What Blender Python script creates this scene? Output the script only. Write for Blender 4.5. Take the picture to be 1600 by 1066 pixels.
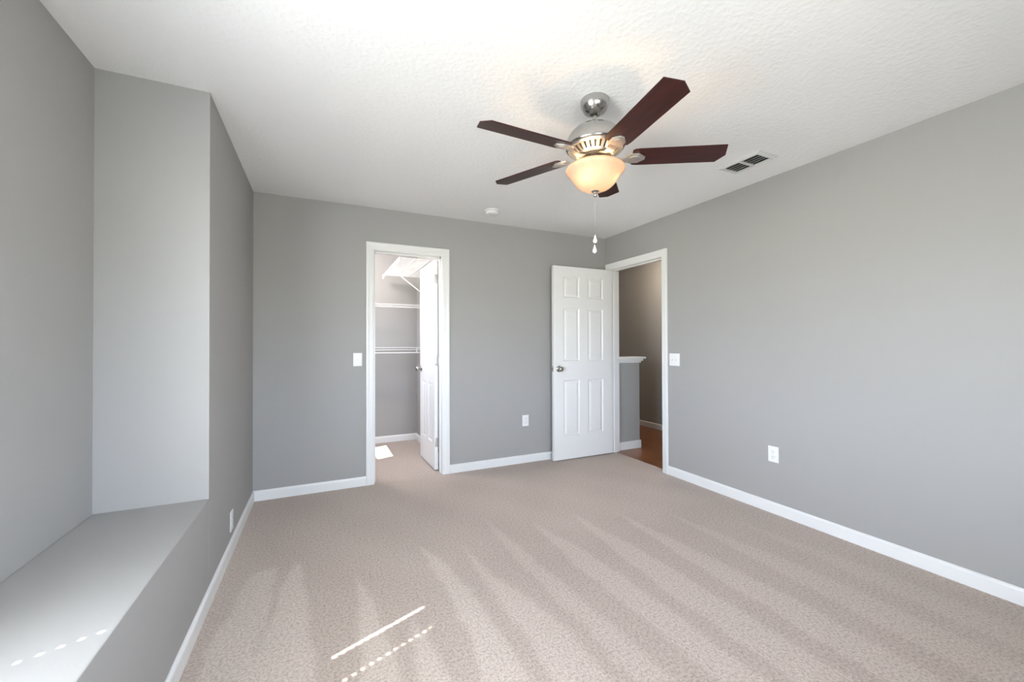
import bpy, bmesh, math, random
from mathutils import Vector, Matrix
random.seed(7)
S = bpy.context.scene
for o in list(bpy.data.objects): bpy.data.objects.remove(o)

# ------------------------------------------------------------------ camera
CAMZ = 1.227
cam_d = bpy.data.cameras.new('camera'); cam = bpy.data.objects.new('camera', cam_d)
S.collection.objects.link(cam); S.camera = cam
cam_d.sensor_width = 36; cam_d.lens = 36*633.7/1600; cam_d.clip_start = .02
yw, pt, rl = math.radians(25.3114), math.radians(.4663), math.radians(-.1789)
fw = Vector((math.sin(yw)*math.cos(pt), math.cos(yw)*math.cos(pt), math.sin(pt)))
rt = Vector((math.cos(yw), -math.sin(yw), 0)); up = rt.cross(fw)
rt2 = rt*math.cos(rl)+up*math.sin(rl); up2 = up*math.cos(rl)-rt*math.sin(rl)
m = Matrix((rt2, up2, -fw)).transposed().to_4x4(); m.translation = Vector((0, 0, CAMZ))
cam.matrix_world = m

# ------------------------------------------------------------------ room measures
H = 2.44
XL, XR, YB, YF = -.4786, 2.9684, 3.7586, -.56         # left, right, back, front faces
XN, YN, ZS = -.8915, 2.3696, .4965                    # alcove outer wall, alcove end, ledge height
T = .115
WY0, WY1, WZ0, WZ1 = .30, 1.396, .60, 2.03           # alcove window
FX0, FX1, FZ0, FZ1 = -.10, 1.30, .75, 1.80             # front window, unseen, added as frontal fill
CX0, CX1, OZ = .433, 1.043, 2.062                     # closet opening
DY0, DY1 = 2.905, 3.665                               # bedroom door opening
CLX, CLY = 1.135, 5.30                                # closet right and far walls
HX = 4.38                                             # hall far wall

# ------------------------------------------------------------------ world and lights
S.view_settings.view_transform = 'Standard'; S.view_settings.look = 'None'
S.view_settings.gamma = 1; S.view_settings.use_curve_mapping = False
S.view_settings.exposure = -0.10
SKY, GROUND = 36.0, 33.0; TILT = math.radians(-6); FTILT = math.radians(10)
w = bpy.data.worlds.new('daylight'); S.world = w; w.use_nodes = True
nt = w.node_tree; nt.nodes.clear()
tc = nt.nodes.new('ShaderNodeTexCoord'); sp = nt.nodes.new('ShaderNodeSeparateXYZ')
nt.links.new(tc.outputs['Generated'], sp.inputs[0])
cr = nt.nodes.new('ShaderNodeValToRGB'); mp = nt.nodes.new('ShaderNodeMapRange')
mp.inputs['From Min'].default_value = -1; mp.inputs['From Max'].default_value = 1
nt.links.new(sp.outputs['Z'], mp.inputs['Value']); nt.links.new(mp.outputs[0], cr.inputs[0])
e = cr.color_ramp.elements
e[0].position = .0; e[0].color = (.62*GROUND/10, .64*GROUND/10, .56*GROUND/10, 1)
e[1].position = 1.; e[1].color = (.62*SKY/10, .74*SKY/10, 1.0*SKY/10, 1)
a = e.new(.485); a.color = (.75*GROUND/10, .76*GROUND/10, .68*GROUND/10, 1)
a = e.new(.51); a.color = (.79*SKY/10, .88*SKY/10, 1.0*SKY/10, 1)
bg = nt.nodes.new('ShaderNodeBackground'); bg.inputs['Strength'].default_value = 10
nt.links.new(cr.outputs[0], bg.inputs[0])
wo = nt.nodes.new('ShaderNodeOutputWorld'); nt.links.new(bg.outputs[0], wo.inputs[0])

SUN_EL, SUN_T = math.radians(52), .385
sd = Vector((1, SUN_T, 0)).normalized()*math.cos(SUN_EL) + Vector((0, 0, -math.sin(SUN_EL)))
sl = bpy.data.lights.new('sun', 'SUN'); sl.energy = 24; sl.angle = math.radians(.35); sl.color = (1, .95, .88)
so = bpy.data.objects.new('sun', sl); S.collection.objects.link(so)
so.rotation_euler = sd.to_track_quat('-Z', 'Y').to_euler()

def area(name, loc, dirv, sx, sy, power, col=(1, 1, 1), portal=False):
    l = bpy.data.lights.new(name, 'AREA'); l.shape = 'RECTANGLE'; l.size = sx; l.size_y = sy
    l.energy = power; l.color = col
    o = bpy.data.objects.new(name, l); S.collection.objects.link(o); o.location = loc
    o.rotation_euler = Vector(dirv).to_track_quat('-Z', 'Y').to_euler()
    if portal: l.cycles.is_portal = True
    return o
def lamp(name, loc, power, col, r=.03):
    l = bpy.data.lights.new(name, 'POINT'); l.energy = power; l.color = col; l.shadow_soft_size = r
    o = bpy.data.objects.new(name, l); S.collection.objects.link(o); o.location = loc; return o
area('portal_alcove', (XN-.16, (WY0+WY1)/2, (WZ0+WZ1)/2), (1, 0, 0), WY1-WY0, WZ1-WZ0, 1, portal=True)
area('portal_fill', ((FX0+FX1)/2, YF-.16, (FZ0+FZ1)/2), (0, 1, 0), FX1-FX0, FZ1-FZ0, 1, portal=True)  # daylight portal of the added front window
area('portal_closet', (-.66, 4.385, 1.64), (1, 0, 0), .57, .44, 1, portal=True)
lamp('hall_fill', (3.85, 3.9, 2.25), 22, (1, .84, .66), .08)  # added lamp without a fixture, brightens the hall wall
lamp('closet_ceiling_light', (.15, 4.4, 2.32), 44, (1, .91, .91), .08)

# ------------------------------------------------------------------ materials
def mat(name, col, rough=.6, metal=0, spec=.5, bump=None, var=None, **kw):
    M = bpy.data.materials.new(name); M.use_nodes = True; t = M.node_tree; b = t.nodes['Principled BSDF']
    b.inputs['Base Color'].default_value = (*col, 1); b.inputs['Roughness'].default_value = rough
    b.inputs['Metallic'].default_value = metal; b.inputs['Specular IOR Level'].default_value = spec
    g = t.nodes.new('ShaderNodeNewGeometry')
    if var:      # slight procedural tone variation
        n = t.nodes.new('ShaderNodeTexNoise'); n.inputs['Scale'].default_value = var[0]; n.inputs['Detail'].default_value = 3
        t.links.new(g.outputs['Position'], n.inputs['Vector'])
        r = t.nodes.new('ShaderNodeValToRGB'); t.links.new(n.outputs['Fac'], r.inputs[0])
        k = var[1]; r.color_ramp.elements[0].position = .3; r.color_ramp.elements[1].position = .7
        r.color_ramp.elements[0].color = (*[c*(1-k) for c in col], 1); r.color_ramp.elements[1].color = (*[c*(1+k) for c in col], 1)
        t.links.new(r.outputs[0], b.inputs['Base Color'])
    if bump:
        n = t.nodes.new('ShaderNodeTexNoise'); n.inputs['Scale'].default_value = bump[0]; n.inputs['Detail'].default_value = 4
        t.links.new(g.outputs['Position'], n.inputs['Vector'])
        bp = t.nodes.new('ShaderNodeBump'); bp.inputs['Strength'].default_value = bump[1]; bp.inputs['Distance'].default_value = bump[2]
        t.links.new(n.outputs['Fac'], bp.inputs['Height']); t.links.new(bp.outputs[0], b.inputs['Normal'])
    return M
M_WALL = mat('grey_wall_paint', (.356, .349, .337), .75, bump=(160, .12, .002), var=(1.2, .01))
M_TRIM = mat('white_trim_paint', (.80, .80, .795), .35, var=(3, .01))
M_DOOR = mat('white_door_paint', (.82, .82, .815), .38, var=(3, .008))
M_PLATE = mat('white_plastic', (.82, .82, .82), .3, var=(20, .01))
M_DARK = mat('dark_slot', (.02, .02, .02), .6, var=(20, .05))
M_NICKEL = mat('brushed_nickel', (.46, .45, .435), .24, metal=1, var=(40, .05))
M_SATIN = mat('satin_nickel', (.56, .54, .51), .48, metal=1, var=(40, .05))
M_CHROME = mat('knob_nickel', (.42, .41, .39), .2, metal=1, var=(40, .03))
M_HINGE = mat('satin_hinge', (.5, .5, .49), .4, metal=.8, var=(40, .05))
M_WIRE = mat('white_wire_coating', (.82, .82, .82), .4, var=(10, .01))
M_CRYSTAL = mat('clear_pendant', (.85, .85, .84), .08, metal=.3, var=(60, .06))
M_SHADOWFRAME = mat('vinyl_window', (.8, .8, .8), .4, var=(5, .01))
M_VENT = mat('vent_enamel', (.72, .72, .72), .4, var=(5, .01))

# ceiling: knockdown texture
M_CEIL = mat('textured_ceiling_paint', (.93, .93, .935), .85)
t = M_CEIL.node_tree; b = t.nodes['Principled BSDF']; g = [n for n in t.nodes if n.type == 'NEW_GEOMETRY'][0]
n1 = t.nodes.new('ShaderNodeTexNoise'); n1.inputs['Scale'].default_value = 55; n1.inputs['Detail'].default_value = 5; n1.inputs['Roughness'].default_value = .6
n2 = t.nodes.new('ShaderNodeTexVoronoi'); n2.inputs['Scale'].default_value = 38
t.links.new(g.outputs['Position'], n1.inputs['Vector']); t.links.new(g.outputs['Position'], n2.inputs['Vector'])
ad = t.nodes.new('ShaderNodeMath'); ad.operation = 'MULTIPLY_ADD'; ad.inputs[1].default_value = .5
t.links.new(n2.outputs['Distance'], ad.inputs[0]); t.links.new(n1.outputs['Fac'], ad.inputs[2])
bp = t.nodes.new('ShaderNodeBump'); bp.inputs['Strength'].default_value = .5; bp.inputs['Distance'].default_value = .004
t.links.new(ad.outputs[0], bp.inputs['Height']); t.links.new(bp.outputs[0], b.inputs['Normal'])

# carpet
M_CARPET = mat('beige_cut_pile_carpet', (.4, .34, .3), .95, spec=.1)
t = M_CARPET.node_tree; b = t.nodes['Principled BSDF']; g = [n for n in t.nodes if n.type == 'NEW_GEOMETRY'][0]
b.inputs['Sheen Weight'].default_value = .15
at_ = t.nodes.new('ShaderNodeAttribute'); at_.attribute_name = 'nap_and_light'
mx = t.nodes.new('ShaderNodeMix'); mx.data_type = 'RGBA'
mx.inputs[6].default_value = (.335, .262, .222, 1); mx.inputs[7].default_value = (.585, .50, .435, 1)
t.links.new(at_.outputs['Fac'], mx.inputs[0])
n1 = t.nodes.new('ShaderNodeTexNoise'); n1.inputs['Scale'].default_value = 85; n1.inputs['Detail'].default_value = 7; n1.inputs['Roughness'].default_value = .85
t.links.new(g.outputs['Position'], n1.inputs['Vector'])
r = t.nodes.new('ShaderNodeValToRGB'); t.links.new(n1.outputs['Fac'], r.inputs[0])
r.color_ramp.elements[0].position = .32; r.color_ramp.elements[0].color = (.42, .40, .39, 1)
r.color_ramp.elements[1].position = .55; r.color_ramp.elements[1].color = (1.16, 1.16, 1.16, 1)
mm = t.nodes.new('ShaderNodeMix'); mm.data_type = 'RGBA'; mm.blend_type = 'MULTIPLY'; mm.inputs[0].default_value = 1
t.links.new(mx.outputs[2], mm.inputs[6]); t.links.new(r.outputs[0], mm.inputs[7]); t.links.new(mm.outputs[2], b.inputs['Base Color'])
n3 = t.nodes.new('ShaderNodeTexNoise'); n3.inputs['Scale'].default_value = 130; n3.inputs['Detail'].default_value = 3
t.links.new(g.outputs['Position'], n3.inputs['Vector'])
bp = t.nodes.new('ShaderNodeBump'); bp.inputs['Strength'].default_value = .7; bp.inputs['Distance'].default_value = .006
t.links.new(n3.outputs['Fac'], bp.inputs['Height']); t.links.new(bp.outputs[0], b.inputs['Normal'])

# wood planks (hall floor)
M_WOOD = mat('brown_plank_floor', (.2, .08, .035), .28)
t = M_WOOD.node_tree; b = t.nodes['Principled BSDF']; g = [n for n in t.nodes if n.type == 'NEW_GEOMETRY'][0]
br = t.nodes.new('ShaderNodeTexBrick'); br.inputs['Scale'].default_value = 1; br.inputs['Brick Width'].default_value = 1.1; br.inputs['Row Height'].default_value = .12
br.inputs['Mortar Size'].default_value = .0015; br.inputs['Color1'].default_value = (.25, .095, .036, 1); br.inputs['Color2'].default_value = (.17, .062, .025, 1)
br.inputs['Mortar'].default_value = (.03, .012, .006, 1)
mpn = t.nodes.new('ShaderNodeMapping'); mpn.inputs['Rotation'].default_value = (0, 0, math.pi/2)
t.links.new(g.outputs['Position'], mpn.inputs['Vector']); t.links.new(mpn.outputs[0], br.inputs['Vector'])
n1 = t.nodes.new('ShaderNodeTexNoise'); n1.inputs['Scale'].default_value = 12; n1.inputs['Detail'].default_value = 6
mp2 = t.nodes.new('ShaderNodeMapping'); mp2.inputs['Scale'].default_value = (4, .4, 1)
t.links.new(g.outputs['Position'], mp2.inputs['Vector']); t.links.new(mp2.outputs[0], n1.inputs['Vector'])
mm = t.nodes.new('ShaderNodeMix'); mm.data_type = 'RGBA'; mm.blend_type = 'OVERLAY'; mm.inputs[0].default_value = .5
t.links.new(br.outputs['Color'], mm.inputs[6]); t.links.new(n1.outputs['Fac'], mm.inputs[7]); t.links.new(mm.outputs[2], b.inputs['Base Color'])

# blade veneer: dark mahogany, grain along local X
M_BLADE = mat('mahogany_blade', (.05, .015, .012), .34, spec=.32)
t = M_BLADE.node_tree; b = t.nodes['Principled BSDF']
tc2 = t.nodes.new('ShaderNodeTexCoord'); mp2 = t.nodes.new('ShaderNodeMapping'); mp2.inputs['Scale'].default_value = (2.5, 40, 10)
n1 = t.nodes.new('ShaderNodeTexNoise'); n1.inputs['Scale'].default_value = 2; n1.inputs['Detail'].default_value = 6
r = t.nodes.new('ShaderNodeValToRGB'); r.color_ramp.elements[0].position = .3; r.color_ramp.elements[0].color = (.020, .005, .0045, 1)
r.color_ramp.elements[1].position = .75; r.color_ramp.elements[1].color = (.055, .0125, .009, 1)
t.links.new(tc2.outputs['Object'], mp2.inputs['Vector']); t.links.new(mp2.outputs[0], n1.inputs['Vector'])
t.links.new(n1.outputs['Fac'], r.inputs[0]); t.links.new(r.outputs[0], b.inputs['Base Color'])

# frosted lit glass bowl
M_BOWL = bpy.data.materials.new('frosted_alabaster_glass'); M_BOWL.use_nodes = True
t = M_BOWL.node_tree; t.nodes.clear()
g = t.nodes.new('ShaderNodeNewGeometry'); n1 = t.nodes.new('ShaderNodeTexNoise'); n1.inputs['Scale'].default_value = 14; n1.inputs['Detail'].default_value = 3
t.links.new(g.outputs['Position'], n1.inputs['Vector'])
r = t.nodes.new('ShaderNodeValToRGB'); r.color_ramp.elements[0].position = .35; r.color_ramp.elements[0].color = (.46, .38, .325, 1)
r.color_ramp.elements[1].position = .65; r.color_ramp.elements[1].color = (.56, .48, .42, 1); t.links.new(n1.outputs['Fac'], r.inputs[0])
tr = t.nodes.new('ShaderNodeBsdfTranslucent'); t.links.new(r.outputs[0], tr.inputs[0])
di = t.nodes.new('ShaderNodeBsdfDiffuse'); di.inputs[0].default_value = (.78, .68, .56, 1)
ms = t.nodes.new('ShaderNodeMixShader'); ms.inputs[0].default_value = .40
t.links.new(tr.outputs[0], ms.inputs[1]); t.links.new(di.outputs[0], ms.inputs[2])
gl = t.nodes.new('ShaderNodeBsdfGlossy'); gl.inputs['Roughness'].default_value = .25
fr = t.nodes.new('ShaderNodeFresnel'); fr.inputs[0].default_value = 1.4
m2 = t.nodes.new('ShaderNodeMixShader'); t.links.new(fr.outputs[0], m2.inputs[0]); t.links.new(ms.outputs[0], m2.inputs[1]); t.links.new(gl.outputs[0], m2.inputs[2])
ou = t.nodes.new('ShaderNodeOutputMaterial'); t.links.new(m2.outputs[0], ou.inputs[0])

# ------------------------------------------------------------------ mesh helpers
class MB:
    def __init__(s): s.bm = bmesh.new()
    def box(s, x0, x1, y0, y1, z0, z1, bev=0):
        r = bmesh.ops.create_cube(s.bm, size=1); vs = r['verts']
        for v in vs: v.co = Vector(((x0+x1)/2+v.co.x*(x1-x0), (y0+y1)/2+v.co.y*(y1-y0), (z0+z1)/2+v.co.z*(z1-z0)))
        if bev:
            ed = list({e for v in vs for e in v.link_edges})
            bmesh.ops.bevel(s.bm, geom=ed, offset=bev, segments=2, profile=.6, affect='EDGES')
        return s
    def lathe(s, prof, n=48, c=(0, 0, 0), cap=True):
        rings = []
        for (r, z) in prof:
            if r < 1e-5: rings.append([s.bm.verts.new((c[0], c[1], c[2]+z))])
            else: rings.append([s.bm.verts.new((c[0]+r*math.cos(2*math.pi*i/n), c[1]+r*math.sin(2*math.pi*i/n), c[2]+z)) for i in range(n)])
        for a, b in zip(rings, rings[1:]):
            for i in range(n):
                j = (i+1) % n
                if len(a) == 1 and len(b) == 1: continue
                if len(a) == 1: s.bm.faces.new((a[0], b[i], b[j]))
                elif len(b) == 1: s.bm.faces.new((a[i], a[j], b[0]))
                else: s.bm.faces.new((a[i], a[j], b[j], b[i]))
        if cap:
            for k in (0, -1):
                if len(rings[k]) > 1: s.bm.faces.new(rings[k])
        return s
    def tube(s, pts, r, n=8):
        pts = [Vector(p) for p in pts]; rings = []
        for i, p in enumerate(pts):
            d = (pts[min(i+1, len(pts)-1)]-pts[max(i-1, 0)]).normalized()
            u = d.orthogonal().normalized() if i == 0 else (u-d*u.dot(d)).normalized()
            v = d.cross(u)
            rr = r[i] if isinstance(r, (list, tuple)) else r
            rings.append([s.bm.verts.new(p+u*rr*math.cos(2*math.pi*k/n)+v*rr*math.sin(2*math.pi*k/n)) for k in range(n)])
        for a, b in zip(rings, rings[1:]):
            for i in range(n): s.bm.faces.new((a[i], a[(i+1) % n], b[(i+1) % n], b[i]))
        s.bm.faces.new(rings[0]); s.bm.faces.new(rings[-1]); return s
    def prism(s, poly, z0, z1, f=lambda v: v, bev=0):
        a = [s.bm.verts.new((x, y, z0)) for x, y in poly]; b = [s.bm.verts.new((x, y, z1)) for x, y in poly]
        fs = [s.bm.faces.new(a), s.bm.faces.new(b)]; n = len(poly)
        for i in range(n): fs.append(s.bm.faces.new((a[i], a[(i+1) % n], b[(i+1) % n], b[i])))
        if bev:
            bmesh.ops.recalc_face_normals(s.bm, faces=fs)
            bmesh.ops.bevel(s.bm, geom=[e for e in fs[0].edges]+[e for e in fs[1].edges], offset=bev, segments=2, affect='EDGES')
        for v in s.bm.verts: 
            if v in a or v in b or bev: pass
        return s
    def sweep(s, prof, path, close=False):      # profile (list of 2-D) given as function of path index -> verts
        rings = [[s.bm.verts.new(p) for p in ring] for ring in path]
        n = len(rings[0])
        for a, b in zip(rings, rings[1:]):
            for i in range(n): s.bm.faces.new((a[i], a[(i+1) % n], b[(i+1) % n], b[i]))
        s.bm.faces.new(rings[0]); s.bm.faces.new(rings[-1]); return s
    def xf(s, M):
        bmesh.ops.transform(s.bm, matrix=M, verts=s.bm.verts); return s
    def build(s, name, mt, parent=None, smooth=None, loc=None, origin=None):
        bmesh.ops.recalc_face_normals(s.bm, faces=s.bm.faces)
        if origin is not None: bmesh.ops.translate(s.bm, verts=s.bm.verts, vec=-Vector(origin))
        me = bpy.data.meshes.new(name); s.bm.to_mesh(me); s.bm.free()
        me.materials.append(mt)
        if smooth is not None:
            for p in me.polygons: p.use_smooth = True
            me.set_sharp_from_angle(angle=math.radians(smooth))
        o = bpy.data.objects.new(name, me); S.collection.objects.link(o)
        if origin is not None: o.location = origin
        if loc is not None: o.location = loc
        if parent: o.parent = parent
        return o
def struct(name, mb, mt, parent=None, **k):
    o = mb.build(name, mt, parent, **k)
    if not parent: o['kind'] = 'structure'
    return o
def tag(o, label, cat, group=None):
    o['label'] = label; o['category'] = cat
    if group: o['group'] = group
    return o
def empty(name, loc, rot=None):
    o = bpy.data.objects.new(name, None); S.collection.objects.link(o); o.location = loc; o.empty_display_size = .1
    if rot: o.rotation_euler = rot
    return o

# ------------------------------------------------------------------ room shell
# floor of bedroom + closet: a fine grid carrying the pile's vacuum pattern and a painted lift against shade at left
strips = [
 [(-.33,2.57),(-.22,2.59),(-.22,2.12),(-.23,1.83),(-.235,1.5),(-.42,1.5),(-.41,2.01),(-.37,2.26)],
 [(-.13,2.6),(-.1,2.56),(-.06,2.2),(-.02,1.77),(.0,1.3),(-.23,1.3),(-.23,1.83),(-.21,2.01),(-.18,2.26),(-.15,2.5)],
 [(.18,2.36),(.24,1.94),(.26,1.7),(.29,1.2),(.11,1.2),(.15,1.84),(.175,2.17)],
 [(.38,1.87),(.4,1.74),(.44,1.43),(.46,1.1),(.33,1.1),(.33,1.53),(.35,1.75)],
 [(.54,2.5),(.64,2.21),(.67,1.96),(.69,1.7),(.70,1.36),(.69,.8),(.51,.8),(.55,1.5),(.57,1.67),(.57,1.98)],
 [(.78,2.4),(.84,1.96),(.93,1.69),(.96,1.48),(.97,.7),(.76,.7),(.78,1.27),(.78,1.65),(.77,2.01)],
 [(1.04,2.7),(1.09,2.26),(1.13,1.75),(1.15,1.44),(1.21,.6),(1.03,.6),(1.03,1.15),(1.04,1.42),(1.03,1.7),(1.01,2.06)],
 [(1.32,2.5),(1.43,1.95),(1.45,1.66),(1.46,1.34),(1.47,.5),(1.32,.5),(1.31,1.2),(1.30,1.54),(1.28,1.9)],
 [(1.64,2.5),(1.73,1.86),(1.74,1.46),(1.76,.5),(1.56,.5),(1.56,1.1),(1.55,1.39),(1.57,1.8)],
 [(1.95,2.4),(2.04,1.51),(2.06,1.14),(2.04,.5),(1.83,.4),(1.86,.98),(1.88,1.26),(1.88,1.6)],
 [(2.28,2.2),(2.40,1.34),(2.42,.4),(2.18,.4),(2.19,.7),(2.22,1.2),(2.24,1.6)],
 [(2.60,1.9),(2.72,1.2),(2.74,.3),(2.52,.3),(2.55,1.0)]]
def inpoly(x, y, P):
    c = False; j = len(P)-1
    for i in range(len(P)):
        xi, yi = P[i]; xj, yj = P[j]
        if (yi > y) != (yj > y) and x < (xj-xi)*(y-yi)/(yj-yi)+xi: c = not c
        j = i
    return c
def wob(x, y): return .5+.25*math.sin(5.1*x+1.3*math.sin(3*y)+.7)*math.cos(3.7*y+2*math.sin(2*x))+.15*math.sin(11*x+7*y)
bm = bmesh.new(); st = .0125
X0, X1, Y0, Y1 = XL-.02, XR+.09, YF-.05, YB+.06
nx, ny = int((X1-X0)/st), int((Y1-Y0)/st)
nap_and_light = []
grid = []
for j in range(ny+1):
    y = Y0+(Y1-Y0)*j/ny; row = []
    for i in range(nx+1):
        x = X0+(X1-X0)*i/nx
        row.append(bm.verts.new((x, y, 0)))
        jx = x+.005*math.sin(17*y+5*x)+.003*math.sin(51*y); ins = 0
        for P in strips:
            if min(p[0] for p in P)-.05 < x < max(p[0] for p in P)+.05 and y < max(p[1] for p in P)+.05:
                if inpoly(jx, y, P): ins = 1; break
        L = min(1, max(0, (1.05-x)/.5))                      # left half: long wedges, lightened against shade; right half: shallow parallel tracks
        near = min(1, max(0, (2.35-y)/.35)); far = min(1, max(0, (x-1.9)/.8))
        base = .50+.17*L-near*(.16*(1-L)*(1-far)+.10*L)  # pile colour raised at left to make up for the shade there
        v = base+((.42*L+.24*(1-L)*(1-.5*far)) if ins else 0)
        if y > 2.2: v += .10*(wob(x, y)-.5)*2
        nap_and_light.append(v)
    grid.append(row)
for j in range(ny):
    for i in range(nx): bm.faces.new((grid[j][i], grid[j][i+1], grid[j+1][i+1], grid[j+1][i]))
# soften the edges of the tracks
W = nx+1
for _ in range(2):
    src = nap_and_light[:]
    for j in range(1, ny):
        for i in range(1, nx):
            k = j*W+i; nap_and_light[k] = (src[k]*2+src[k-1]+src[k+1]+src[k-W]+src[k+W])/6
me = bpy.data.meshes.new('floor'); bm.to_mesh(me); bm.free()
at_ = me.attributes.new('nap_and_light', 'FLOAT', 'POINT'); at_.data.foreach_set('value', nap_and_light)
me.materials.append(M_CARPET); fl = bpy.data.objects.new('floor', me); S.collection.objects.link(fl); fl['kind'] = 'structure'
def plain_carpet(name, x0, x1, y0, y1):
    bmx = MB().box(x0, x1, y0, y1, -.03, 0); o = bmx.build(name, M_CARPET); o['kind'] = 'structure'
    a = o.data.attributes.new('nap_and_light', 'FLOAT', 'POINT'); a.data.foreach_set('value', [.6]*len(o.data.vertices)); return o
plain_carpet('floor_closet', XL-.3, CLX+.3, YB+.06, CLY+.1)
struct('floor_hall', MB().box(XR+.07, HX+.1, 1.0, 6.4, -.03, .002), M_WOOD)

# ceilings
struct('ceiling', MB().box(XN-.15, XR+.05, YF-.15, YB+.12, H, H+.12), M_CEIL)
struct('ceiling_closet', MB().box(XL-.3, CLX+.2, YB+.12, CLY+.15, H, H+.1), M_CEIL)
struct('ceiling_hall', MB().box(XR+.05, HX+.15, .9, 6.5, H, H+.1), M_CEIL)

# walls
w_ = MB()
J = .012
w_.box(XL-T, CX0-J, YB, YB+T, 0, H).box(CX1+J, XR+T, YB, YB+T, 0, H).box(CX0-J, CX1+J, YB, YB+T, OZ+J, H)
struct('wall_back', w_, M_WALL)
w_ = MB()
w_.box(XR, XR+T, YF-.1, DY0-J, 0, H).box(XR, XR+T, DY1+J, YB, 0, H).box(XR, XR+T, DY0-J, DY1+J, OZ+J, H)
struct('wall_right', w_, M_WALL)
struct('wall_left', MB().box(XL-T, XL, YN+T, YB, 0, H).box(XN-.12, XL, YN, YN+T, 0, H), M_WALL)
# built-in ledge of the alcove: low wall and top in one
struct('wall_left_ledge', MB().box(XN, XL, YF, YN, 0, ZS, bev=.004), M_WALL)
w_ = MB()
w_.box(XN-.14, XN, WY1, YN, 0, H).box(XN-.14, XN, YF, WY0, 0, H).box(XN-.14, XN, WY0, WY1, 0, WZ0).box(XN-.14, XN, WY0, WY1, WZ1, H)
struct('wall_left_alcove', w_, M_WALL)
w_ = MB()
w_.box(XN-.14, FX0, YF-.14, YF, 0, H).box(FX1, XR+T, YF-.14, YF, 0, H).box(FX0, FX1, YF-.14, YF, 0, FZ0).box(FX0, FX1, YF-.14, YF, FZ1, H)
struct('wall_front', w_, M_WALL)
# closet
CW0, CW1, CWZ0, CWZ1 = 4.10, 4.67, 1.42, 1.86
w_ = MB()
w_.box(XL-.1, CLX+T, CLY, CLY+T, 0, H).box(CLX, CLX+T, YB+T, CLY, 0, H)
w_.box(XL-T, XL, YB+T, CW0, 0, H).box(XL-T, XL, CW1, CLY, 0, H).box(XL-T, XL, CW0, CW1, 0, CWZ0).box(XL-T, XL, CW0, CW1, CWZ1, H)
struct('wall_closet', w_, M_WALL)
# hall
w_ = MB()
w_.box(HX, HX+T, .9, 6.5, 0, H).box(XR+T, HX, 6.3, 6.4, 0, H).box(XR+T, HX, 1.0, 1.1, 0, H).box(XR+.02, XR+T, YB+T, 6.4, 0, H)
struct('wall_hall', w_, M_WALL)
KY, KX, KZ = 3.706, 3.422, 1.022
struct('wall_hall_half', MB().box(XR+T, KX, KY, KY+.115, 0, KZ), M_WALL)
cp = MB()
cp.box(XR+T, KX+.055, KY-.055, KY+.17, KZ+.030, KZ+.053, bev=.004).box(XR+T, KX+.032, KY-.032, KY+.147, KZ+.005, KZ+.030, bev=.006).box(XR+T, KX+.015, KY-.015, KY+.13, KZ-.016, KZ+.006, bev=.004)
struct('trim_half_wall_cap', cp, M_TRIM)

# baseboards
BH, BT = .080, .0135
def bboard(name, x0, y0, x1, y1, nx_, ny_):
    """profile swept from (x0,y0) to (x1,y1); (nx_,ny_) points into the room"""
    mb = MB(); path = []
    for (x, y) in ((x0, y0), (x1, y1)):
        path.append([Vector((x+nx_*d, y+ny_*d, z)) for d, z in ((0, 0), (BT, 0), (BT, BH-.014), (BT*.8, BH-.006), (BT*.35, BH), (0, BH))])
    mb.sweep(None, path); return struct(name, mb, M_TRIM)
bboard('baseboard_back', XL+.001, YB, CX0-.069, YB, 0, -1)
bboard('baseboard_back.001', CX1+.069, YB, XR, YB, 0, -1)
bboard('baseboard_left', XL, YF, XL, YB-BT, 1, 0)
bboard('baseboard_right', XR, YF, XR, DY0-.064, -1, 0)
bboard('baseboard_front', XL+BT, YF, XR-BT, YF, 0, 1)
bboard('baseboard_closet', XL, CLY, CLX, CLY, 0, -1)
bboard('baseboard_closet.001', CLX, YB+T, CLX, CLY-BT, -1, 0)
bboard('baseboard_hall', HX, 1.1, HX, 6.3, -1, 0)
bb = MB(); bb.box(XR+T, KX+BT, KY-BT, KY, 0, BH+.012, bev=.003).box(KX, KX+BT, KY, KY+.115, 0, BH+.012, bev=.003)
struct('baseboard_half_wall', bb, M_TRIM)

# door casings + jambs
CWD = .066
def casing(name, along, a0, a1, plane, nrm, depth, far=None):
    """along: 'x' or 'y'; opening a0..a1; plane: wall face coordinate; nrm: +-1 towards the room"""
    mb = MB(); rv = .005
    def put(u0, u1, d0, d1, z0, z1, bev=0):
        d0, d1 = sorted((plane+nrm*d0, plane+nrm*d1))
        if along == 'x': mb.box(u0, u1, d0, d1, z0, z1, bev)
        else: mb.box(d0, d1, u0, u1, z0, z1, bev)
    a1o = a1+rv+CWD if far is None else far
    prof = [(rv, -.002), (rv, .009), (rv+.012, .0125), (rv+CWD*.55, .014), (rv+CWD-.014, .018), (rv+CWD-.003, .018), (rv+CWD, .015), (rv+CWD, -.002)]
    path = []
    for k in range(4):
        ring = []
        for wo, th in prof:
            u = a0-wo if k < 2 else min(a1+wo, a1o); z = 0 if k in (0, 3) else OZ+wo; dd = plane+nrm*th
            ring.append(Vector((u, dd, z)) if along == 'x' else Vector((dd, u, z)))
        path.append(ring)
    mb.sweep(None, path)
    put(a0-.012, a0, .001, -depth, 0, OZ+.012); put(a1, a1+.012, .001, -depth, 0, OZ+.012); put(a0, a1, .001, -depth, OZ, OZ+.012)
    return mb, put
mb, put = casing('c', 'x', CX0, CX1, YB, -1, T+.003)
put(CX0, CX0+.011, -.04, -.075, 0, OZ); put(CX1-.011, CX1, -.04, -.075, 0, OZ); put(CX0, CX1, -.04, -.075, OZ-.011, OZ)
struct('trim_closet_door', mb, M_TRIM)
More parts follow.
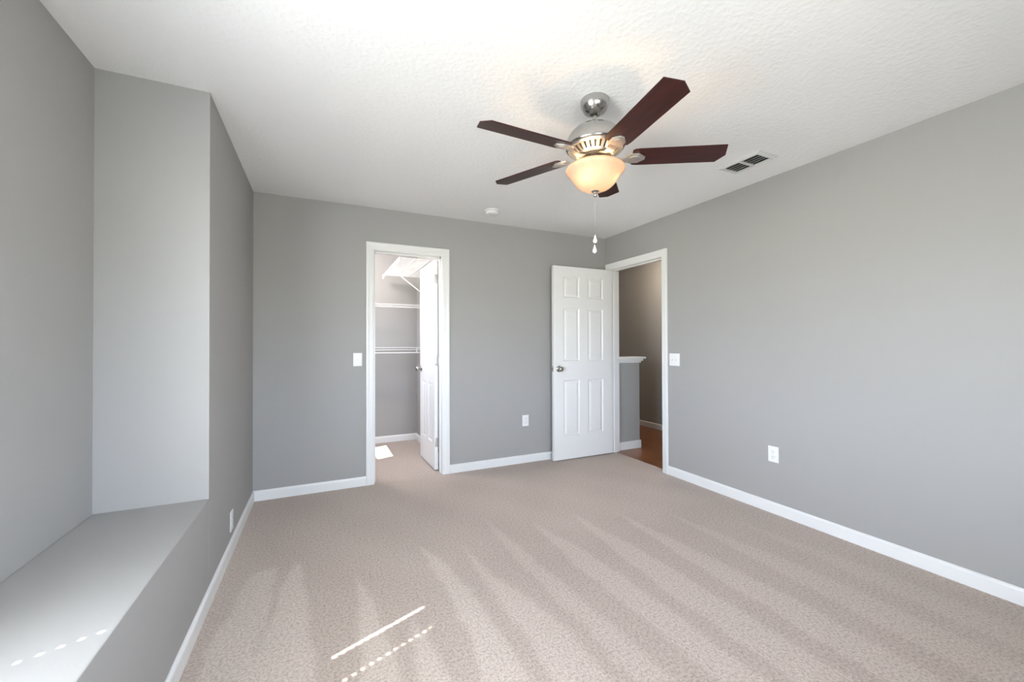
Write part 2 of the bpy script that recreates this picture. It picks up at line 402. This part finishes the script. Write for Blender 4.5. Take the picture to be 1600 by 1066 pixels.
mb, put = casing('d', 'y', DY0, DY1, XR, -1, T+.003, far=YB-.002)
put(DY0, DY0+.011, -.04, -.075, 0, OZ); put(DY1-.011, DY1, -.04, -.075, 0, OZ); put(DY0, DY1, -.04, -.075, OZ-.011, OZ)
struct('trim_bedroom_door', mb, M_TRIM)

# ------------------------------------------------------------------ panelled doors
def leaf_mesh(wd, ht, th, panels):
    """leaf in local coords: x 0..wd from the hinge edge, y 0..th, z 0..ht; raised panels on both faces"""
    mb = MB(); bm = mb.bm
    xs = sorted({0, wd, *[p[0] for p in panels], *[p[1] for p in panels]})
    zs = sorted({0, ht, *[p[2] for p in panels], *[p[3] for p in panels]})
    for side, y in ((-1, 0), (1, th)):
        V = {(i, j): bm.verts.new((x, y, z)) for i, x in enumerate(xs) for j, z in enumerate(zs)}
        for i in range(len(xs)-1):
            for j in range(len(zs)-1):
                cx, cz = (xs[i]+xs[i+1])/2, (zs[j]+zs[j+1])/2
                pan = any(p[0] < cx < p[1] and p[2] < cz < p[3] for p in panels)
                if not pan:
                    bm.faces.new((V[i, j], V[i+1, j], V[i+1, j+1], V[i, j+1])); continue
                x0, x1, z0, z1 = xs[i], xs[i+1], zs[j], zs[j+1]
                prev = [V[i, j], V[i+1, j], V[i+1, j+1], V[i, j+1]]
                for ins, dep in ((.004, .001), (.014, .0085), (.020, .0085), (.042, .0015)):
                    yy = y-side*dep
                    cur = [bm.verts.new(q) for q in ((x0+ins, yy, z0+ins), (x1-ins, yy, z0+ins), (x1-ins, yy, z1-ins), (x0+ins, yy, z1-ins))]
                    for k in range(4): bm.faces.new((prev[k], prev[(k+1) % 4], cur[(k+1) % 4], cur[k]))
                    prev = cur
                bm.faces.new(prev)
    for (x0, x1, z0, z1) in ((0, 0, 0, ht), (wd, wd, 0, ht)):
        bm.faces.new([bm.verts.new(q) for q in ((x0, 0, 0), (x0, th, 0), (x0, th, ht), (x0, 0, ht))])
    for z in (0, ht): bm.faces.new([bm.verts.new(q) for q in ((0, 0, z), (wd, 0, z), (wd, th, z), (0, th, z))])
    bmesh.ops.remove_doubles(bm, verts=bm.verts, dist=1e-5)
    return mb
def six_panels(wd, ms, mm_, rows):
    pw = (wd-2*ms-mm_)/2; out = []
    for z0, z1 in rows:
        out += [(ms, ms+pw, z0, z1), (ms+pw+mm_, ms+2*pw+mm_, z0, z1)]
    return out
def knob(mb, x, z, y, d):
    """rose + neck + knob protruding along local y direction d from (x,y,z)"""
    prof = [(0, 0), (.031, 0), (.033, .003), (.031, .007), (.022, .010), (.012, .014), (.0115, .026), (.016, .031), (.0245, .038), (.0275, .047), (.0255, .056), (.018, .062), (.008, .0645), (0, .065)]
    q = MB().lathe([(r, h) for r, h in prof], 32, cap=False)
    M = Matrix.Translation((x, y, z)) @ Matrix.Rotation(-d*math.pi/2, 4, 'X')
    q.xf(M)
    mtmp = bpy.data.meshes.new('tmp'); q.bm.to_mesh(mtmp); q.bm.free(); mb.bm.from_mesh(mtmp); bpy.data.meshes.remove(mtmp); return mb
ROWS = [(.245, .835), (1.03, 1.60), (1.705, 1.935)]
# bedroom door: hinge edge at x 2.953, leaf runs to -X, camera side at Y 3.632
LH, TH = 2.040, .035
d1 = empty('door_1', (2.955, 3.632, .012)); d1['kind'] = 'structure'
d1.scale = (1, 1, 1)
lf = leaf_mesh(.758, LH, TH, six_panels(.758, .118, .105, ROWS)); lf.xf(Matrix.Scale(-1, 4, Vector((1, 0, 0))))
lf.build('door_leaf', M_DOOR, d1)
for sd_ in (-1, 1):
    k = MB(); knob(k, -.758+.062, .955, 0 if sd_ < 0 else TH, sd_); k.build('door_knob', M_CHROME, d1, smooth=50)
k = MB().box(-.7595, -.7575, .006, .029, .925, .985, bev=.0005); lp = k.build('latch_plate', M_HINGE, d1)
MB().box(-.7665, -.7590, .011, .024, .947, .964, bev=.002).build('latch_bolt', M_CHROME, lp)
for z in (.20, 1.02, 1.86):
    h = MB().lathe([(0, z-.045), (.0055, z-.045), (.0055, z+.045), (0, z+.045)], 16, c=(.0035, TH+.002, 0), cap=False)
    h.box(-.001, .0015, .004, TH, z-.044, z+.044); h.build('door_hinge', M_HINGE, d1, smooth=40)
# closet door: pin at (1.043, 3.885), leaf runs to +Y, visible face at X 1.008
CWID = .600
d2 = empty('door_2', (1.039, 3.885, .012), (0, 0, math.radians(90.5))); d2['kind'] = 'structure'
lf = leaf_mesh(CWID, LH, TH, six_panels(CWID, .10, .085, ROWS)); lf.build('door_leaf', M_DOOR, d2)
for sd_ in (-1, 1):
    k = MB(); knob(k, CWID-.062, .955, 0 if sd_ < 0 else TH, sd_); k.build('door_knob', M_CHROME, d2, smooth=50)
k = MB().box(CWID-.0005, CWID+.0015, .006, .029, .925, .985); k.build('latch_plate', M_HINGE, d2)
for z in (.265, 1.055, 1.855):
    h = MB().lathe([(0, z-.045), (.0055, z-.045), (.0055, z+.045), (0, z+.045)], 16, c=(-.006, -.001, 0), cap=False)
    h.box(-.0022, -.0002, .002, .031, z-.045, z+.045, bev=.0006)
    h.build('door_hinge', M_HINGE, d2, smooth=40)

# ------------------------------------------------------------------ windows with blinds (beyond the frame, they let the daylight in; the front one is added for fill)
def window(name, along, a0, a1, z0, z1, plane, out, mid=True, stile=.035):
    mb = MB()
    def put(m_, u0, u1, d0, d1, za, zb, bev=0):
        d0, d1 = sorted((plane+out*d0, plane+out*d1))
        if along == 'y': m_.box(d0, d1, u0, u1, za, zb, bev)
        else: m_.box(u0, u1, d0, d1, za, zb, bev)
    put(mb, a0, a0+.012, .09, .13, z0, z1); put(mb, a1-.012, a1, .09, .13, z0, z1); put(mb, a0, a1, .09, .13, z0, z0+.03); put(mb, a0, a1, .09, .13, z1-.03, z1)
    if mid:
        zm = (z0+z1)/2-.05
        put(mb, a0, a1, .085, .125, zm-.02, zm+.02)
    o = mb.build(name, M_SHADOWFRAME); o['kind'] = 'structure'
    return o, put
win1, put = window('window_1', 'y', WY0, WY1, WZ0, WZ1, XN, -1)
win3, _ = window('window_3', 'y', CW0-.01, CW1+.01, CWZ0, CWZ1, XL, -1, mid=False)
M_SLAT = mat('white_blind_slat', (.8, .8, .79), .5, var=(5, .01))
# horizontal slats, 44 mm pitch, with cord holes
HOLE_W, HOLE_D = .012, .012
def blind(loc, rot, wid, hgt, holes, e0, e_up, e_low, zsplit, hole_from=2, tilt=0):
    bl = empty('blind', loc, (0, 0, rot)); bl['kind'] = 'structure'
    MB().box(-.03, .025, -wid/2+.006, wid/2-.006, -.04, 0, bev=.003).build('headrail', M_SLAT, bl)
    for i in range(int((hgt-.06)/.044)):
        z = -.06-.044*i; mb = MB(); hs = sorted(holes) if i >= hole_from else []
        e1 = e_up if loc[2]+z > zsplit else e_low
        def sbox(x0, x1, y0, y1): mb.box(x0, x1, y0, y1, z-.0012, z+.0012)
        ys = [e0]+[v for h in hs for v in (h-HOLE_W/2, h+HOLE_W/2)]+[e1]
        for q in range(0, len(ys), 2): sbox(-.0215, .0215, ys[q], ys[q+1])
        for h in hs:
            sbox(-.0215, -HOLE_D/2, h-HOLE_W/2, h+HOLE_W/2); sbox(HOLE_D/2, .0215, h-HOLE_W/2, h+HOLE_W/2)
        mb.xf(Matrix.Translation((0, 0, z)) @ Matrix.Rotation(tilt, 4, 'Y') @ Matrix.Translation((0, 0, -z))); mb.build('slat', M_SLAT, bl)
yc = (WY0+WY1)/2
blind((XN-.045, yc, WZ1), 0, WY1-WY0, WZ1-WZ0, [1.222-yc, 0, WY0+.13-yc], WY0+.008-yc, 1.362-yc, WY1-.0005-yc, 1.32, tilt=TILT)
fw_ = FX1-FX0
window('window_fill', 'x', FX0, FX1, FZ0, FZ1, YF, -1)  # unseen window added behind the camera for frontal fill light
blind(((FX0+FX1)/2, YF-.045, FZ1), math.pi/2, fw_, FZ1-FZ0, [], -fw_/2+.004, fw_/2-.004, fw_/2-.004, 0, tilt=FTILT)  # blind of the added window, tilted to shape its fill

# ------------------------------------------------------------------ switches and outlets
def plate(name, pos, face, wd, kind, label, cat, hgt=.114):
    """face: rotation about z so that local -Y points into the room"""
    o = empty(name, pos, (0, 0, face)); tag(o, label, cat)
    MB().box(-wd/2, wd/2, -.006, 0, -hgt/2, hgt/2, bev=.0025).build('cover_plate', M_PLATE, o, smooth=40)
    if kind == 'outlet':
        for s in (-1, 1):
            z = s*.0195
            poly = [(.0165*math.cos(a), .0145*math.sin(a)) for a in [k*math.pi/12 for k in range(24)]]
            poly = [(max(-.0165, min(.0165, x*1.12)), max(-.0125, min(.0125, y))) for x, y in poly]
            sk = MB().prism(poly, 0, .0022); sk.xf(Matrix.Translation((0, -.006, z)) @ Matrix.Rotation(math.pi/2, 4, 'X'))
            k = sk.build('socket', M_PLATE, o)
            sl_ = MB().box(-.0075, -.0055, -.0086, -.0081, z-.002, z+.007).box(.0055, .0072, -.0086, -.0081, z-.001, z+.006)
            sl_.lathe([(0, 0), (.0024, 0), (.0024, .0005), (0, .0005)], 12, cap=False) if False else None
            sl_.box(-.002, .002, -.0086, -.0081, z-.0095, z-.0055); sl_.build('slot', M_DARK, k)
        s_ = MB().box(-.002, .002, -.0068, -.006, -.002, .002); s_.build('screw', M_HINGE, o)
    elif kind.startswith('toggle'):
        n = int(kind[-1])
        for q in range(n):
            x = (q-(n-1)/2)*.046
            MB().box(x-.0055, x+.0055, -.0072, -.005, -.0125, .0125, bev=.0008).build('toggle_collar', M_PLATE, o)
            tg = MB().box(x-.0038, x+.0038, -.019, -.004, -.004, .005, bev=.0012)
            tg.xf(Matrix.Rotation(math.radians(18), 4, 'X')); tg.build('toggle', M_PLATE, o)
    elif kind == 'cable':
        MB().lathe([(0, 0), (.005, 0), (.005, .010), (.002, .010), (.002, .004), (0, .004)], 12, cap=False).xf(Matrix.Translation((0, -.005, 0)) @ Matrix.Rotation(math.pi/2, 4, 'X')).build('jack', M_HINGE, o)
    return o
plate('light_switch', (.294, YB, 1.0985), 0, .072, 'toggle1', 'white single toggle light switch on the back wall left of the closet doorway', 'light switch')
plate('light_switch', (XR, 2.752, 1.0805), -math.pi/2, .118, 'toggle2', 'white double toggle light switch on the right wall beside the bedroom doorway', 'light switch')
plate('wall_outlet', (1.928, YB, .4345), 0, .072, 'outlet', 'white duplex outlet on the back wall between closet and open bedroom door', 'outlet')
plate('wall_outlet', (XR, 1.8515, .4255), -math.pi/2, .074, 'outlet', 'white duplex outlet low on the right wall above the baseboard', 'outlet')
plate('wall_outlet', (XL, 2.903, .184), math.pi/2, .072, 'outlet', 'white outlet seen edge-on low on the left wall past the ledge', 'outlet')

# ------------------------------------------------------------------ smoke detector
sm = empty('smoke_detector', (1.407, 3.387, H)); tag(sm, 'round white smoke detector on the ceiling near the back wall', 'smoke detector')
MB().lathe([(0, 0), (.066, 0), (.068, -.004), (.066, -.012), (.055, -.012), (0, -.012)], 40, cap=False).build('mounting_base', M_PLATE, sm, smooth=40)
MB().lathe([(0, -.012), (.056, -.012), (.058, -.018), (.055, -.030), (.047, -.038), (.030, -.041), (0, -.042)], 40, cap=False).build('cover', M_PLATE, sm, smooth=50)
MB().lathe([(0, -.041), (.010, -.041), (.009, -.045), (0, -.0455)], 20, cap=False, c=(.02, -.01, 0)).build('test_button', M_VENT, sm, smooth=40)

# ------------------------------------------------------------------ ceiling vent
VX0, VX1, VY0, VY1 = 2.488, 2.680, 1.625, 1.925
vt = empty('ceiling_vent', ((VX0+VX1)/2, (VY0+VY1)/2, H)); tag(vt, 'rectangular white metal air vent on the ceiling right of the fan', 'air vent')
gx, gy = .073, .118; ox, oy = (VX1-VX0)/2, (VY1-VY0)/2
fr_ = MB()
def fpoly(z0, z1, a, b_, c, d):   # sloping frame ring outer (a,b) at z0, inner (c,d) at z1
    o_ = [(-a, -b_), (a, -b_), (a, b_), (-a, b_)]; i_ = [(-c, -d), (c, -d), (c, d), (-c, d)]
    O = [fr_.bm.verts.new((x, y, z0)) for x, y in o_]; I = [fr_.bm.verts.new((x, y, z1)) for x, y in i_]
    for k in range(4): fr_.bm.faces.new((O[k], O[(k+1) % 4], I[(k+1) % 4], I[k]))
fpoly(0, -.003, ox, oy, ox-.001, oy-.001); fpoly(-.003, -.010, ox-.001, oy-.001, gx+.006, gy+.006); fpoly(-.010, -.010, gx+.006, gy+.006, gx, gy); fpoly(-.010, 0, gx, gy, gx, gy)
fr_.build('frame', M_VENT, vt)
MB().box(-gx, gx, -.007, .007, -.012, -.001).build('divider', M_VENT, vt)
MB().box(-gx, gx, -gy, gy, -.0012, -.0004).build('duct_opening', M_DARK, vt)
for half in (-1, 1):
    for q in range(5):
        x = -gx+.013+q*(2*gx-.026)/4
        s_ = MB().box(-.0080, .0080, min(half*.007, half*gy), max(half*.007, half*gy), -.0006, .0006)
        s_.xf(Matrix.Translation((x, 0, -.0062)) @ Matrix.Rotation(math.radians(-32), 4, 'Y')); s_.build('louver', M_VENT, vt)

# ------------------------------------------------------------------ wire shelves in the closet
def wire_shelf(name, label, x0, x1, yb_, depth, z, lip=.035, rod=False):
    o = empty(name, ((x0+x1)/2, yb_-depth, z)); tag(o, label, 'wire shelf', None)
    L = (x1-x0)/2; r = .0028
    d = MB(); n = int((x1-x0)/.025)
    for i in range(n+1):
        x = -L+.004+(2*L-.008)*i/n
        d.tube([(x, depth-.006, 0), (x, 0, 0), (x, -.003, -.006), (x, -.003, -lip)], .0017, 5)
    for y in (.006, depth*.5, depth-.01): d.tube([(-L, y, -.003), (L, y, -.003)], r, 8)
    d.build('deck', M_WIRE, o, smooth=60)
    f = MB().tube([(-L, -.003, 0), (L, -.003, 0)], .0045, 10).tube([(-L, -.003, -lip), (L, -.003, -lip)], .0045, 10)
    f.build('front_lip', M_WIRE, o, smooth=60)
    if rod:
        MB().tube([(-L, .015, -.062), (L, .015, -.062)], .0085, 12).build('hanging_rod', M_WIRE, o, smooth=60)
        for x in (-L+.2, L-.56, L-.06):
            MB().box(x-.008, x+.008, .008, .014, -.070, 0).build('rod_hook', M_WIRE, o)
    else:
        for x in (-L+.2, L-.56):
            MB().box(x-.010, x+.010, -.009, -.004, -lip-.006, .006, bev=.002).build('lip_clip', M_WIRE, o)
    return o
wire_shelf('wire_shelf', 'upper white wire shelf on the far wall of the closet', XL+.002, CLX-.002, CLY, .30, 1.712, lip=.034)
wire_shelf('wire_shelf', 'lower white wire shelf with hanging rod across the far wall of the closet', XL+.002, CLX-.002, CLY, .30, 1.190, lip=.026, rod=True)
# high shelf along the closet's right wall
hs_ = empty('wire_shelf', (.695, 4.55, 2.07)); tag(hs_, 'high white wire shelf on the closet right wall with a diagonal brace', 'wire shelf')
d = MB(); y0, y1, dep = 3.99-4.55, 5.10-4.55, CLX-.695
n = int((y1-y0)/.022)
for i in range(n+1):
    y = y0+.004+(y1-y0-.008)*i/n; d.tube([(dep-.004, y, 0), (.0, y, 0), (-.003, y, -.006), (-.003, y, -.03)], .0032, 6)
for x in (.006, dep*.33, dep*.66, dep-.01): d.tube([(x, y0, -.004), (x, y1, -.004)], .0035, 8)
d.build('deck', M_WIRE, hs_, smooth=60)
MB().tube([(-.003, y0, 0), (-.003, y1, 0)], .0065, 10).tube([(-.003, y0, -.032), (-.003, y1, -.032)], .0065, 10).build('front_lip', M_WIRE, hs_, smooth=60)
MB().box(-.012, .006, y1-.008, y1+.008, -.045, .010, bev=.003).build('end_cap', M_WIRE, hs_)
bz = MB().tube([(-.002, 4.55-4.55, -.010), (.015, 4.55-4.55, -.022), (dep-.02, 4.55-4.55, -.325), (dep-.004, 4.55-4.55, -.345)], .0065, 8)
bz.build('brace', M_WIRE, hs_, smooth=60)

# ------------------------------------------------------------------ ceiling fan
FX, FY = 1.2355, 1.639
fan = empty('ceiling_fan', (FX, FY, H)); tag(fan, 'brushed nickel ceiling fan with five dark wood blades and a lit glass bowl', 'ceiling fan')
zz = lambda z: z-H
MB().lathe([(0, 0), (.069, 0), (.071, -.004), (.0705, -.018), (.067, -.034), (.059, -.050), (.046, -.064), (.030, -.072), (.026, -.074), (.0255, -.068), (0, -.062)], 56, cap=False).build('canopy', M_NICKEL, fan, smooth=60)
MB().box(.0665, .0735, -.004, .004, -.018, -.010).build('canopy_screw', M_DARK, fan)
MB().lathe([(0, -.060), (.0125, -.060), (.0125, zz(2.31)), (0, zz(2.31))], 24, cap=False).build('downrod', M_NICKEL, fan, smooth=60)
ms_ = MB().lathe([(0, zz(2.326)), (.020, zz(2.326)), (.022, zz(2.319)), (.050, zz(2.314)), (.080, zz(2.303)), (.106, zz(2.286)), (.127, zz(2.264)), (.140, zz(2.238)), (.1445, zz(2.216)), (.1445, zz(2.203)), (.141, zz(2.197)), (.132, zz(2.193)), (0, zz(2.193))], 72, cap=False)
motor = ms_.build('motor_housing', M_NICKEL, fan, smooth=40)
MB().lathe([(0, zz(2.192)), (.116, zz(2.192)), (.078, zz(2.160)), (0, zz(2.158))], 48, cap=False).build('motor_core', M_DARK, fan, smooth=40)
# slotted cone: ribs between two rings
vg = MB().lathe([(.120, zz(2.194)), (.135, zz(2.194)), (.132, zz(2.187)), (.120, zz(2.187))], 72, cap=False)
vg.lathe([(.076, zz(2.166)), (.096, zz(2.166)), (.091, zz(2.157)), (.076, zz(2.157))], 72, cap=False)
NR = 30
for i in range(NR):
    a0 = 2*math.pi*i/NR; wd_ = 2*math.pi/NR*.30
    P = []
    for (r_, z_) in ((.132, 2.190), (.121, 2.190), (.083, 2.162), (.095, 2.162)):
        P.append((r_, zz(z_)))
    A = [vg.bm.verts.new((r_*math.cos(a0-wd_), r_*math.sin(a0-wd_), z_)) for r_, z_ in P]
    B = [vg.bm.verts.new((r_*math.cos(a0+wd_), r_*math.sin(a0+wd_), z_)) for r_, z_ in P]
    vg.bm.faces.new(A); vg.bm.faces.new(B)
    for k in range(4): vg.bm.faces.new((A[k], A[(k+1) % 4], B[(k+1) % 4], B[k]))
vg.build('vent_ring', M_SATIN, fan, smooth=40)
MB().lathe([(0, zz(2.160)), (.076, zz(2.160)), (.076, zz(2.153)), (0, zz(2.153))], 48, cap=False).build('flywheel', M_DARK, fan, smooth=40)
MB().lathe([(0, zz(2.156)), (.042, zz(2.156)), (.044, zz(2.150)), (.044, zz(2.122)), (.050, zz(2.118)), (.058, zz(2.115)), (.060, zz(2.110)), (.058, zz(2.106)), (0, zz(2.106))], 48, cap=False).build('light_fitter', M_NICKEL, fan, smooth=40)
# bowl
outer = [(.112, 2.107), (.126, 2.106), (.139, 2.101), (.1455, 2.094), (.146, 2.089), (.139, 2.079), (.129, 2.069), (.120, 2.058), (.112, 2.045), (.102, 2.030), (.088, 2.014), (.070, 2.001), (.048, 1.991), (.024, 1.986), (0, 1.985)]
inner = [(max(0, r_-.0035), z_+.0035) for r_, z_ in outer[::-1]]; inner[-1] = (.111, 2.104)
bw = MB().lathe([(r_, zz(z_)) for r_, z_ in outer+inner[1:]] + [(.112, zz(2.107))], 72, cap=False)
bw = bw.build('glass_bowl', M_BOWL, fan, smooth=60)
RT = Vector((math.cos(yw), -math.sin(yw), 0)); FWD = Vector((math.sin(yw), math.cos(yw), 0))
BULBS = [(-.046*RT-.062*FWD), (.074*RT-.034*FWD), (-.02*RT+.074*FWD)]
for q, v in enumerate(BULBS):
    c = (v.x*.8, v.y*.8, zz(2.083))
    MB().lathe([(0, 0), (.010, 0), (.011, .012), (.011, .024), (0, .024)], 20, c=c, cap=False).build('lamp_socket', M_PLATE, fan, smooth=60)
    lamp('bulb_light', (FX+v.x, FY+v.y, 2.052), 2.3, (1, .64, .33), .016)
fin = MB().lathe([(0, zz(1.992)), (.018, zz(1.990)), (.020, zz(1.985)), (.015, zz(1.981)), (.010, zz(1.979)), (.0085, zz(1.972)), (.011, zz(1.967)), (.008, zz(1.960)), (.003, zz(1.956)), (0, zz(1.956))], 28, cap=False)
fin.build('finial', M_NICKEL, fan, smooth=50)
# blades: (azimuth, z, pitch)
BL = [(-99.63, 2.1455, -.163), (-30.59, 2.1514, -.1974), (43.93, 2.1793, -.2008), (115.78, 2.1771, -.1804), (182.11, 2.1677, -.2334)]
R1, R2, R3, W1, W2, W3 = .6125, .6300, .5960, .0540, .0212, .0715
for (az, z, pit) in BL:
    # outline, local x along the blade, +y = counter-clockwise side
    ol = [(.178, -.043), (.190, -.052), (.215, -W1+.0), (R1, -W1), (R2, W2), (R3, W3), (.215, W3-.002), (.190, .066), (.178, .054)]
    rot = Matrix.Rotation(math.radians(az), 4, 'Z') @ Matrix.Rotation(pit, 4, 'X')
    q = MB().prism(ol, 0, .0055, bev=.0012); o = q.build('blade', M_BLADE, fan)
    o.rotation_euler = rot.to_euler(); o.location = (0, 0, zz(z))
    # bracket: arm from the flywheel to a hexagonal plate under the blade
    br_ = MB(); yo = .009
    hexp = [(.150, yo-.022), (.172, yo-.037), (.212, yo-.035), (.243, yo-.010), (.243, yo+.010), (.212, yo+.035), (.172, yo+.037), (.150, yo+.022)]
    br_.prism(hexp, -.0065, -.0004, bev=.0015)
    hx2 = [(x*.62+.198*.38, (y-yo)*.6+yo) for x, y in hexp]; br_.prism(hx2, -.0095, -.006, bev=.0015)
    o2 = br_.build('bracket_plate', M_SATIN, fan); o2.rotation_euler = rot.to_euler(); o2.location = (0, 0, zz(z))
    ar = MB(); N = 9; path = []
    pe = rot @ Vector((.165, yo, -.0035)); ca, sa = math.cos(math.radians(az)), math.sin(math.radians(az))
    tl = Vector((-sa, ca, 0)); rd = Vector((ca, sa, 0)); zf = 2.151-z
    for k in range(N):
        u = k/(N-1); sm_ = u*u*(3-2*u)
        rr = .070+(.095+.0)*u; z_ = zf*(1-sm_)+pe.z*sm_-.010*math.sin(math.pi*u)
        wdt = .020-.006*math.sin(math.pi*u)+.003*u; hh = .0035
        cpt = rd*rr+tl*(yo*u)+Vector((0, 0, z_)); tw = tl*math.cos(pit*u)+Vector((0, 0, math.sin(pit*u)))
        nn = rd.cross(tw)
        path.append([cpt-tw*wdt-nn*hh, cpt+tw*wdt-nn*hh, cpt+tw*wdt*.7+nn*hh, cpt-tw*wdt*.7+nn*hh])
    ar.sweep(None, path); o3 = ar.build('bracket_arm', M_SATIN, o2, smooth=40)
    o3.matrix_parent_inverse = o2.rotation_euler.to_matrix().to_4x4().inverted()
# pull chains with teardrop pendants
for (off, zend) in ((RT*-.003-FWD*.006, 1.768), (RT*-.002+FWD*.010, 1.722)):
    x, y = off.x, off.y
    ch = MB(); ztop = 1.957 if zend > 1.75 else 1.990
    ch.tube([(x, y, zz(ztop)), (x, y, zz(zend))], .0004, 6)
    nb = int((ztop-zend)/.0065)
    for k in range(nb):
        z_ = zz(ztop)-.003-k*.0065
        ch.lathe([(0, z_+.0014), (.0009, z_), (0, z_-.0014)], 6, c=(x, y, 0), cap=False)
    co = ch.build('pull_chain', M_HINGE, fan)
    pn = MB().lathe([(0, 0), (.003, -.001), (.0035, -.006), (.005, -.012), (.0095, -.024), (.011, -.031), (.009, -.037), (.004, -.041), (0, -.042)], 10, c=(x, y, zz(zend)), cap=False)
    pn.build('pendant', M_CRYSTAL, co, smooth=20)
